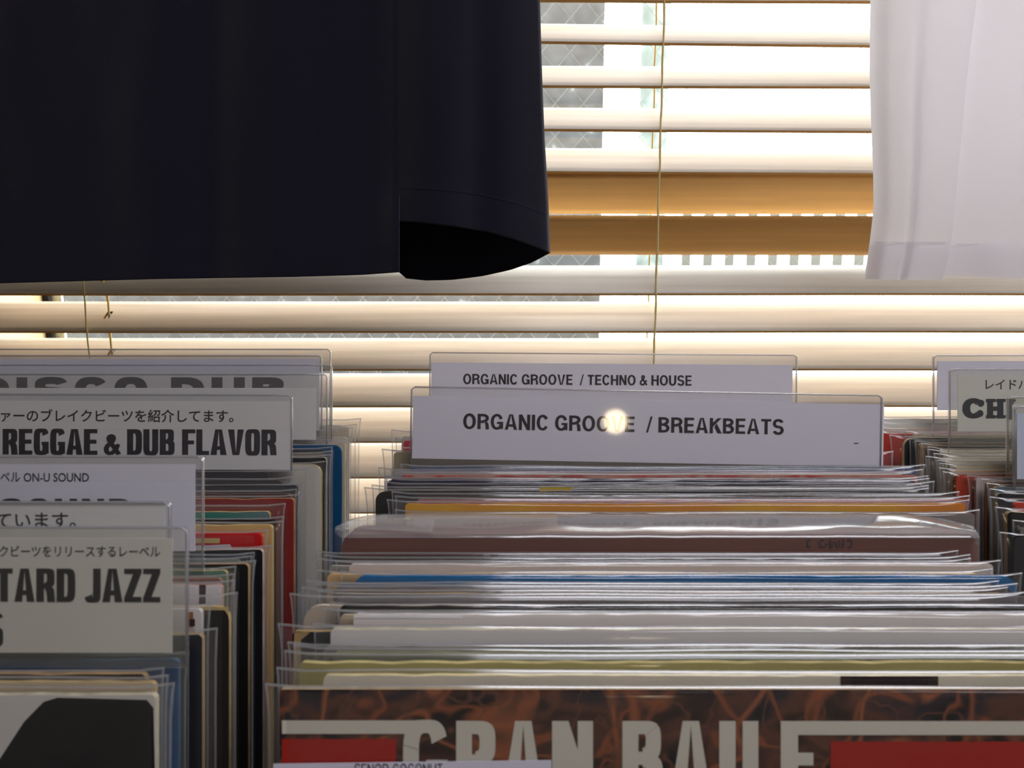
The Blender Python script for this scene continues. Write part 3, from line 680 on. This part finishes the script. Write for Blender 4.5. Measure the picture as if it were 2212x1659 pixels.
# --- left bin, front to back ----------------------------------------------------------------
sil = [(-160, 1900), (345, 1900), (336, 1525), (322, 1508), (250, 1506), (130, 1503), (100, 1512), (58, 1555), (22, 1610), (-10, 1659)]
record('l', 1481, 370, 340, 1497, .0030, rgb(206, 202, 196), 'frontmost record in the left bin, white cover with a big black shape', edge=rgb(200, 190, 166), style='matte', patches=[(sil, rgb(24, 22, 24))])
record('l', 1462, 360, 338, 1470, .0024, rgb(196, 176, 142), 'thin tan record behind the white and black front one in the left bin', edge=rgb(196, 170, 124))
record('l', 1446, 352, 318, 1453, .0030, rgb(56, 50, 48), 'dark brown record just in front of the TARD JAZZ divider', edge=rgb(176, 144, 104))
divider('l', .294, 406, 1138, 'yellowed divider with the TARD JAZZ card at the front of the left bin', card=(-140, 373, 1163, 1410), mat=M_ACRY, paper=M_PAPERY, pocket=1440, wid=.262, roll=math.radians(.1),
        texts=[('impact', 'TARD JAZZ', -8, 348, 1228, 1300), ('cjk', 'クビーツをリリースするレーベル', 0, 347, 1179, 1203), ('impact', 'S', -38, 9, 1325, 1396)])
record('l', 1414, 402, 388, 1422, .0024, rgb(36, 88, 140), 'blue record touching the back of the TARD JAZZ divider', edge=rgb(60, 100, 140))
record('l', 1363, 468, 440, 1368, .0030, rgb(26, 26, 34), 'navy black record with a tan edge, sticking out right just behind the TARD JAZZ divider', edge=rgb(170, 146, 112))
divider('l', .322, 368, 1083, 'clear divider with a Japanese card ending in masu, behind the TARD JAZZ one', card=(-140, 356, 1085, 1320), paper=M_PAPERW, pocket=1340, wid=.27,
        texts=[('cjk', 'ています。', -8, 165, 1107, 1141)])
record('l', 1310, 450, 437, 1314, .0028, rgb(210, 202, 198), 'white record with small brown pictures beside the TARD JAZZ card', edge=rgb(206, 198, 190), patches=[(RC(404, 1320, 420, 1352), rgb(150, 96, 70)), (RC(408, 1356, 424, 1368), rgb(176, 130, 100)), (RC(412, 1335, 424, 1350), rgb(70, 46, 44))])
record('l', 1285, 510, 497, 1309, .0030, rgb(44, 38, 36), 'dark brown record with a wide tan border beside the TARD JAZZ card', edge=rgb(190, 164, 112), corner=.006, patches=[([(395, 1316), (488, 1316), (497, 1330), (497, 1309), (395, 1309)][::-1], rgb(188, 164, 112))])
record('l', 1257, 506, 482, 1261, .0028, rgb(214, 206, 208), 'white record with one dark vertical stripe beside the TARD JAZZ card', edge=rgb(190, 150, 140), patches=[([(428, 1640), (444, 1640), (448, 1261), (434, 1261)], rgb(74, 62, 64))])
record('l', 1243, 500, 480, 1248, .0022, rgb(128, 96, 86), 'thin pinkish brown record behind the white striped one', edge=rgb(156, 116, 100))
divider('l', .353, 440, 985, 'clear divider with the white ON-U SOUND card in the left bin', card=(-160, 422, 1003, 1190), pocket=1228, wid=.30,
        texts=[('cjk', 'ベル ON-U SOUND', 2, 193, 1020, 1041), ('black', 'SOUND', 2, 285, 1077, 1124)])
record('l', 1227, 508, 492, 1231, .0026, rgb(96, 130, 108), 'muted green record behind the ON-U SOUND divider', edge=rgb(184, 170, 116))
record('l', 1213, 546, 538, 1217, .0034, rgb(20, 20, 22), 'wide black record with a tan right edge behind the muted green one', edge=rgb(172, 140, 96))
record('l', 1205, 540, 520, 1209, .0022, rgb(122, 132, 122), 'thin sage record just behind the wide black one with a tan edge', edge=rgb(120, 128, 118))
record('l', 1196, 548, 534, 1199, .0022, rgb(54, 60, 66), 'thin slate record second in front of the bright red one', edge=rgb(66, 70, 76))
record('l', 1181, 580, 569, 1186, .0034, rgb(22, 22, 28), 'black record with a torn white corner just in front of the bright red one', edge=rgb(190, 172, 160))
record('l', 1147, 576, 567, 1151, .0030, rgb(196, 20, 24), 'bright red record with a white paper slip in the left bin', edge=rgb(206, 40, 36), patches=[([(395, 1186), (506, 1186), (500, 1174), (395, 1178)], rgb(206, 202, 206)), (RC(395, 1161, 478, 1172), rgb(196, 170, 110))])
record('l', 1128, 610, 590, 1133, .0030, rgb(206, 168, 104), 'mustard tan record just behind the bright red one', edge=rgb(214, 184, 128))
record('l', 1119, 612, 596, 1122, .0022, rgb(30, 24, 24), 'thin black record between the mustard tan one and the green one', edge=rgb(36, 30, 28))
GT = bpy.data.materials.new('green_to_grey_print'); GT.use_nodes = True
_n = GT.node_tree; _tc = _n.nodes.new('ShaderNodeTexCoord'); _sp = _n.nodes.new('ShaderNodeSeparateXYZ'); _mr = _n.nodes.new('ShaderNodeMapRange'); _cr = _n.nodes.new('ShaderNodeValToRGB')
_mr.inputs[1].default_value = .09; _mr.inputs[2].default_value = .155
_cr.color_ramp.elements[0].color = (*rgb(30, 110, 24), 1); _cr.color_ramp.elements[1].color = (*rgb(104, 126, 130), 1); _e = _cr.color_ramp.elements.new(.5); _e.color = (*rgb(46, 128, 108), 1)
_n.links.new(_tc.outputs['Object'], _sp.inputs[0]); _n.links.new(_sp.outputs[0], _mr.inputs[0]); _n.links.new(_mr.outputs[0], _cr.inputs[0]); _n.links.new(_cr.outputs[0], _n.nodes['Principled BSDF'].inputs['Base Color']); _n.nodes['Principled BSDF'].inputs['Roughness'].default_value = .4
record('l', 1090, 612, 584, 1104, .0030, (.1, .4, .2), 'green to teal record in a loose bag in the left bin', style=GT, edge=rgb(196, 166, 112))
record('l', 1071, 645, 636, 1076, .0034, rgb(136, 44, 40), 'dark red record behind the green to teal one', edge=rgb(178, 128, 86))
record('l', 1059, 640, 630, 1066, .0028, rgb(78, 50, 48), 'dark maroon brown record just behind the dark red one', edge=rgb(120, 90, 80))
record('l', 1046, 652, 643, 1048, .0024, rgb(66, 66, 68), 'charcoal record second behind the dark red one', edge=rgb(76, 74, 74))
record('l', 1032, 628, 608, 1037, .0026, rgb(74, 72, 70), 'dark grey record second below the foot of the REGGAE & DUB FLAVOR card', edge=rgb(84, 80, 78))
record('l', 1016, 660, 582, 1019, .0024, rgb(58, 56, 58), 'short charcoal record at the foot of the REGGAE & DUB FLAVOR card', edge=rgb(80, 78, 76))
divider('l', .466, 632, 853, 'clear divider with the REGGAE & DUB FLAVOR card in the left bin', card=(-150, 629, 867, 1015), paper=M_PAPERW, pocket=1019, roll=math.radians(.15), wid=.293,
        texts=[('impact', 'REGGAE & DUB FLAVOR', 7, 598, 928, 983), ('cjk', 'ァーのブレイクビーツを紹介してます。', 3, 505, 885, 913)])
record('l', 999, 704, 695, 1003, .0032, rgb(196, 190, 180), 'pale grey record with an olive side edge right of the REGGAE & DUB FLAVOR card', edge=rgb(178, 158, 104), style='matte', corner=.006)
record('l', 984, 714, 706, 988, .0028, rgb(26, 24, 24), 'black record with a beige rim right of the REGGAE & DUB FLAVOR card', edge=rgb(180, 168, 146))
record('l', 977, 718, 702, 980, .0022, rgb(126, 116, 104), 'thin taupe record just behind the beige rimmed black one', edge=rgb(140, 128, 112))
record('l', 968, 714, 700, 972, .0024, rgb(64, 58, 54), 'dark brown record just in front of the deep blue one in the left bin', edge=rgb(76, 70, 66))
record('l', 959, 742, 738, 962, .0032, rgb(6, 72, 112), 'deep blue record with its right edge showing at the back of the left bin', edge=rgb(10, 64, 110), corner=.005)
divider('l', .512, 708, 808, 'clear divider with a blank card right behind the REGGAE & DUB FLAVOR one', card=(-160, 683, 838, 950), paper=M_PAPERW, pocket=960)
record('l', 952, 752, 746, 956, .0026, rgb(200, 186, 156), 'cream record just behind the deep blue one in the left bin', edge=rgb(200, 186, 156))
record('l', 947, 754, 744, 957, .0024, rgb(176, 66, 62), 'thin red record behind the cream one at the back of the left bin', edge=rgb(180, 110, 100))
divider('l', .526, 718, 788, 'clear divider with the large DISCO DUB card at the back of the left bin', card=(-160, 690, 806, 930), paper=M_PAPERW, ink=M_INKG, pocket=950,
        texts=[('black', 'DISCO', -50, 319, 815, 872), ('black', 'DUB', 370, 617, 815, 872)])
record('l', 926, 758, 750, 944, .0026, rgb(206, 196, 176), 'ivory record behind the DISCO DUB divider', edge=rgb(206, 190, 160))
divider('l', .535, 696, 768, 'narrow clear divider whose card just shows above the DISCO DUB one', card=(-160, 680, 786, 900), pocket=930)
record('l', 920, 768, 754, 922, .0026, rgb(190, 176, 152), 'beige record second from the back of the left bin', edge=rgb(196, 180, 150))
divider('l', .548, 715, 754, 'clear divider furthest back and tallest in the left bin', card=(-160, 690, 775, 900), pocket=930)
record('l', 906, 776, 740, 918, .0026, rgb(206, 200, 190), 'white record furthest back in the left bin', edge=rgb(200, 192, 180))

# --- right bin, front to back ---------------------------------------------------------------
record('r', 1152, 2163, 2186, 1156, .0030, rgb(36, 35, 40), 'frontmost black record in the right bin beside the bagged set', edge=rgb(60, 58, 58))
record('r', 1127, 2188, 2200, 1140, .0026, rgb(120, 114, 108), 'grey record just behind the frontmost black one of the right bin', edge=rgb(120, 112, 104))
record('r', 1099, 2155, 2172, 1105, .0032, rgb(30, 27, 27), 'black record with a worn tan corner in the right bin', edge=rgb(188, 164, 120))
record('r', 1075, 2140, 2188, 1085, .0030, rgb(190, 52, 40), 'red record under the cut corner of its sleeve in the right bin', edge=rgb(200, 80, 60))
record('r', 1058, 2138, 2150, 1065, .0030, rgb(34, 36, 38), 'black record with a frayed top in front of the pale blue card divider', edge=rgb(150, 138, 110))
divider('r', .428, 2190, 878, 'clear divider with a blank pale blue card at the right edge of the photo', card=(2196, 2900, 893, 1035), paper=pm('pale_blue_card', rgb(206, 214, 232), .75, .2), pocket=1060)
record('r', 1047, 2136, 2146, 1051, .0024, rgb(92, 112, 120), 'muted blue record with tan patches behind the pale blue card divider', edge=rgb(168, 150, 110))
record('r', 1037, 2122, 2130, 1041, .0026, rgb(110, 76, 58), 'brown record between the muted blue one and the orange red one', edge=rgb(176, 140, 100))
divider('r', .441, 2175, 857, 'clear divider just left of the pale blue card one in the right bin', card=(2186, 2900, 874, 1000), mat=M_ACRY, paper=M_PAPERY, pocket=1020)
record('r', 1029, 2094, 2106, 1032, .0022, rgb(206, 188, 182), 'thin pinkish white record in front of the orange red one', edge=rgb(206, 186, 176))
record('r', 1021, 2040, 2062, 1026, .0038, rgb(186, 62, 30), 'orange red record with its left side showing in the right bin', edge=rgb(150, 52, 26), corner=.004)
record('r', 1012, 2030, 2058, 1015, .0030, rgb(206, 176, 140), 'tan record just behind the orange red one', edge=rgb(200, 180, 140))
CHL = []
for i, (yy, pe, ce, c, wd) in enumerate(((1003, 2034, 2062, (206, 192, 158), 'first behind the tan one'), (996, 2026, 2050, (198, 188, 158), 'second behind the tan one'), (989, 2001, 2040, (196, 190, 166), 'with the sleeve reaching furthest left of its run'),
                                         (983, 2022, 2046, (206, 194, 160), 'just in front of the CHILL style lettered divider'))):
    record('r', yy, pe, ce, yy+4, .0026, rgb(*c), 'cream record in the right bin, %s' % (wd if i < 3 else 'touching the front of the CH lettered divider'), edge=rgb(196, 184, 150))
def CHpoly():
    q = []
    # rounded slab-serif C and H
    q += arc(2102, 882, 24, 22, 17, 11, 40, 320, 2.2, 30)
    for (x, y) in ((2118, 871), (2116, 893)): q.append([(x+7.5*math.cos(k*math.pi/8), y+7.5*math.sin(k*math.pi/8)) for k in range(16)])
    for x in (2138, 2160):
        q += R4(x-6.5, 862, x+6.5, 903)
        for yy in (865, 900): q += stroke([(x-9, yy), (x+9, yy)], 7)
    q += R4(2138, 878, 2160, 887)
    q += stroke([(2182, 865), (2182, 900)], 13)+stroke([(2174, 900), (2190, 900)], 7)+stroke([(2174, 865), (2190, 865)], 7)
    return [p[::-1] for p in q]
divider('r', .492, 2050, 797, 'yellowed divider with the CH lettered card in the right bin', card=(2068, 2700, 810, 932), mat=M_ACRY, paper=M_PAPERY, pocket=965,
        texts=[('poly', CHpoly(), 0, 0, 0, 0), ('cjk', 'レイドバ', 2128, 2222, 819, 841)], ink=pm('blue_black_ink', rgb(44, 46, 56), .6, .3))
record('r', 974, 2008, 2036, 977, .0026, rgb(190, 178, 150), 'beige record first behind the CH lettered divider', edge=rgb(186, 176, 150))
record('r', 968, 2004, 2028, 971, .0024, rgb(206, 198, 176), 'ivory record second behind the CH lettered divider', edge=rgb(200, 190, 166))
record('r', 961, 1994, 2004, 964, .0026, rgb(74, 42, 36), 'maroon brown record behind the ivory one in the right bin', edge=rgb(170, 140, 110))
record('r', 954, 1978, 1984, 957, .0028, rgb(168, 140, 110), 'tan brown record left of the CH lettered divider', edge=rgb(180, 156, 126))
record('r', 949, 1966, 1972, 952, .0026, rgb(84, 84, 86), 'dark grey record between the tan brown one and the torn black one', edge=rgb(96, 94, 92))
record('r', 942, 1926, 1951, 946, .0032, rgb(24, 23, 25), 'black record with a torn beige corner at the back of the right bin', edge=rgb(196, 182, 140), corner=.006)
divider('r', .528, 2015, 767, 'tall clear divider with a blank card at the back of the right bin', card=(2024, 2700, 780, 886), pocket=915)
record('r', 933, 1956, 1972, 937, .0024, rgb(190, 168, 146), 'thin beige record just in front of the plain red one at the back right', edge=rgb(190, 170, 150))
record('r', 930, 1890, 1900, 936, .0030, rgb(190, 46, 30), 'plain red record beside the right end of the BREAKBEATS card', edge=rgb(196, 70, 50))
record('r', 919, 1880, 1900, 922, .0024, rgb(206, 196, 180), 'pale beige record just behind the plain red one at the back right', edge=rgb(206, 196, 180))
record('r', 908, 1880, 1900, 912, .0024, rgb(226, 222, 214), 'white record second from the back of the right bin', edge=rgb(226, 222, 214))
record('r', 900, 1880, 1900, 904, .0024, rgb(230, 226, 218), 'white record furthest back in the right bin', edge=rgb(230, 226, 218))

# ------------------------------------------------------------------ hanging T-shirts
def interp(tab, x):
    if x <= tab[0][0]: return tab[0][1]
    for (a, b), (c, d) in zip(tab, tab[1:]):
        if x <= c: return b+(d-b)*(x-a)/(c-a)
    return tab[-1][1]
def sheet(bm, left, right, hem, zf, top=-1500, nu=60, nv=46, band=None, rev=False):
    """cloth panel between pixel columns left(y), right(y), from row top to row hem(x); zf(u, px, py) depth"""
    g = []
    for i in range(nv+1):
        v = i/nv; v = 1-(1-v)**1.7; r = []
        for j in range(nu+1):
            u = j/nu; xh = left(560)+(right(560)-left(560))*u; yh = hem(xh)
            y = top+(yh-top)*v
            x = left(y)+(right(y)-left(y))*u
            z = zf(u, x, y)
            if band and yh-y < band: z -= .0009
            r.append(bm.verts.new(W3(x, y, z)))
        g.append(r)
    for a, b in zip(g, g[1:]):
        for j in range(nu): bm.faces.new((a[j], a[j+1], b[j+1], b[j])).smooth = True
    return g
def solid(o, th=.0008):
    m = o.modifiers.new('thickness', 'SOLIDIFY'); m.thickness = th; m.offset = 0
def sm(a, b, x):
    t = max(0, min(1, (x-a)/(b-a))); return t*t*(3-2*t)
def reb(bm, org):
    for v in bm.verts: v.co -= org
def stitches(pts, r, parent, mat, org):
    bm = bmesh.new()
    for a, b in pts: tube(bm, [a-org, (a+b)/2-org, b-org], r, 5)
    return meshobj('hem_stitching', bm, mat, parent)

RAILZ = 2.24; RAILY = .62
M_NAVY = pm('navy_cotton', rgb(21, 19, 33), .95, .1, sheen=.22, bump=.25, scale=900)
M_NAVST = pm('navy_thread', rgb(44, 38, 58), .8, .2)
def hanger(parent, xc, zsh, half, org):
    M = pm('dark_hanger_plastic', rgb(30, 30, 32), .4, .5)
    bm = bmesh.new(); hk = []
    for k in range(15):
        a = math.radians(-60+260*k/14); hk.append((xc-org.x, RAILY-org.y+.017*math.cos(a), RAILZ-org.z+.017*math.sin(a)))
    hk.append((xc-org.x, RAILY-org.y-.004, RAILZ-org.z-.03)); hk.append((xc-org.x, RAILY-org.y, zsh-org.z+.05)); hk.append((xc-org.x, RAILY-org.y, zsh-org.z+.03))
    tube(bm, hk, .0017, 6)
    pts = [(xc+half*s-org.x, RAILY-org.y, zsh-org.z-.055*abs(s)**1.3+.03) for s in (-1, -.7, -.35, 0, .35, .7, 1)]
    tube(bm, pts, .005, 8)
    return meshobj('hanger', bm, M, parent)

# navy shirt
zmid = .600
nb = empty('tshirt', W3(470, 560, zmid)); org = nb.location.copy()
tag(nb, 'dark navy T-shirt hanging at the upper left in front of the blind', 'T-shirt')
R = [(-1600, 1105), (-600, 1150), (0, 1166), (150, 1170), (300, 1176), (430, 1184), (545, 1188), (700, 1186)]
Lft = [(-1600, -190), (0, -240), (700, -262)]
hemA = [(-260, 620), (0, 612), (330, 603), (640, 598), (780, 594), (864, 588)]
hemB = [(850, 478), (900, 480), (980, 488), (1050, 500), (1110, 516), (1160, 534), (1188, 546)]
hemK = [(-260, 592), (780, 584), (856, 580), (863, 600), (920, 606), (975, 605), (1040, 597), (1100, 584), (1150, 567), (1188, 546)]
def zfront(u, px, py):
    s = (px+240)/1428; e = max(0, min(1, min(s/.12, (1-s)/.16)))
    z = zmid - .034*math.sin(e*math.pi/2)**.8
    k = sm(-900, 300, py)
    z += k*(.010*math.exp(-((px-455)/55)**2) - .006*math.exp(-((px-330)/90)**2) + .014*math.exp(-((px-800)/75)**2) - .006*math.exp(-((px-930)/60)**2) + .005*math.exp(-((px-1035)/34)**2)
            + .006*math.exp(-((px-690)/45)**2))
    z += .0015*noise.noise(Vector((px*.012, py*.004, 2)))
    return z
def zA(u, px, py): return zfront(u, px, py) - .006*sm(380, 500, py)*sm(600, 862, px)
def zBk(u, px, py):
    s = (px+240)/1428; e = max(0, min(1, min(s/.12, (1-s)/.16)))
    return zmid + .030*math.sin(e*math.pi/2)**.8
bm = bmesh.new()
sheet(bm, lambda y: interp(Lft, y), lambda y: 862+0*y, lambda x: interp(hemA, x), zA, nu=70, band=75)
sheet(bm, lambda y: 852+0*y, lambda y: interp(R, y), lambda x: interp(hemB, x), zfront, nu=44, band=72)
reb(bm, org); o = meshobj('front_panel', bm, M_NAVY, nb); solid(o)
bm = bmesh.new(); sheet(bm, lambda y: interp(Lft, y), lambda y: interp(R, y), lambda x: interp(hemK, x), zBk, nu=70)
reb(bm, org); o = meshobj('back_panel', bm, M_NAVY, nb); solid(o)
st = []
for k in range(44):
    p0, p1 = 868+k*7.1, 868+k*7.1+4.6
    st.append((W3(p0, interp(hemB, p0)-75-.02*(p0-868), zfront(0, p0, 430)-.0018), W3(p1, interp(hemB, p1)-75-.02*(p1-868), zfront(0, p1, 430)-.0018)))
stitches(st, .00022, nb, M_NAVST, org)
hanger(nb, W3(470, 0, zmid).x, RAILZ-.12, .20, org)

# white shirt
wb = empty('tshirt', W3(2300, 560, .56)); org = wb.location.copy()
tag(wb, 'white T-shirt hanging at the upper right in front of the blind', 'T-shirt')
def cloth_white(name):
    m = bpy.data.materials.new(name); m.use_nodes = True; nt = m.node_tree; N = nt.nodes; b = N['Principled BSDF']
    b.inputs['Base Color'].default_value = (*rgb(242, 240, 246), 1); b.inputs['Roughness'].default_value = .95; b.inputs['Specular IOR Level'].default_value = .1
    tl = N.new('ShaderNodeBsdfTranslucent'); tl.inputs[0].default_value = (*rgb(246, 243, 246), 1)
    mx = N.new('ShaderNodeMixShader'); mx.inputs[0].default_value = .54
    nt.links.new(b.outputs[0], mx.inputs[1]); nt.links.new(tl.outputs[0], mx.inputs[2]); nt.links.new(mx.outputs[0], N['Material Output'].inputs[0])
    return m
M_WH = cloth_white('white_cotton')
SL = [(-1500, 1930), (-300, 1888), (0, 1880), (150, 1878), (250, 1881), (370, 1886), (450, 1887), (520, 1879), (604, 1867)]
SR = [(-1500, 2300), (-300, 2145), (0, 2110), (100, 2097), (200, 2086), (300, 2077), (400, 2067), (500, 2058), (560, 2048), (604, 2035)]
def zs1(u, px, py):
    return .548 + .010*(2*u-1)**2 + .010*(1-sm(-700, 100, py)) + .006*math.exp(-((u-.45)/.075)**2)*sm(-400, 300, py) - .003*math.exp(-((u-.2)/.1)**2) + .001*noise.noise(Vector((px*.01, py*.006, 1)))
bm = bmesh.new()
sheet(bm, lambda y: interp(SL, y), lambda y: interp(SR, y), lambda x: 603+(x-1867)*.012, zs1, nu=30, band=80)
# turned-back edge of the fold
sheet(bm, lambda y: interp(SR, y)-8, lambda y: 2990+0*y, lambda x: 596+(x-2035)*.035 if x < 2300 else 605, lambda u, px, py: .5625+.012*math.sin(u*3.1)*-1+.002*noise.noise(Vector((px*.012, py*.004, 5))), nu=60, band=76)
reb(bm, org); o = meshobj('front_panel', bm, M_WH, wb)
bm = bmesh.new(); sheet(bm, lambda y: interp(SL, y)+4, lambda y: 2990+0*y, lambda x: 590+0*x, lambda u, px, py: .575+.03*math.sin(u*math.pi), nu=60)
reb(bm, org); o = meshobj('back_panel', bm, M_WH, wb)
# turned-up hems: a second layer of cloth inside the lower edge
bm = bmesh.new()
sheet(bm, lambda y: interp(SL, y)+2, lambda y: interp(SR, y)-2, lambda x: 602+(x-1867)*.012, lambda u, px, py: zs1(u, px, py)+.0012, top=522, nu=30, nv=8)
sheet(bm, lambda y: interp(SR, y)-6, lambda y: 2990+0*y, lambda x: 595+(x-2035)*.035 if x < 2300 else 604, lambda u, px, py: .5637+.012*math.sin(u*3.1)*-1+.002*noise.noise(Vector((px*.012, py*.004, 5))), top=526, nu=60, nv=8)
reb(bm, org); meshobj('hem', bm, M_WH, wb)
st = []
for k in range(24):
    p0 = 1888+k*6.8; p1 = p0+4.4
    if p1 > 2045: break
    st.append((W3(p0, 523, zs1((p0-1878)/175, p0, 523)-.0018), W3(p1, 523, zs1((p1-1878)/175, p1, 523)-.0018)))
for k in range(24):
    p0 = 2064+k*7.2; p1 = p0+4.8
    st.append((W3(p0, 527, .5595), W3(p1, 527, .5595)))
stitches(st, .0002, wb, pm('white_thread', rgb(222, 218, 222), .8, .2), org)
hanger(wb, W3(2430, 0, .57).x, RAILZ-.12, .19, org)

rail = empty('garment_rail', (0, RAILY, RAILZ)); tag(rail, 'metal rail above the frame that the T-shirts hang from', 'rail')
bm = bmesh.new(); tube(bm, [(RX0+.002, 0, 0), (0, 0, 0), (RX1-.002, 0, 0)], .012, 14); meshobj('bar', bm, pm('chromed_steel', rgb(190, 190, 195), .25, .5, metal=1), rail, True)
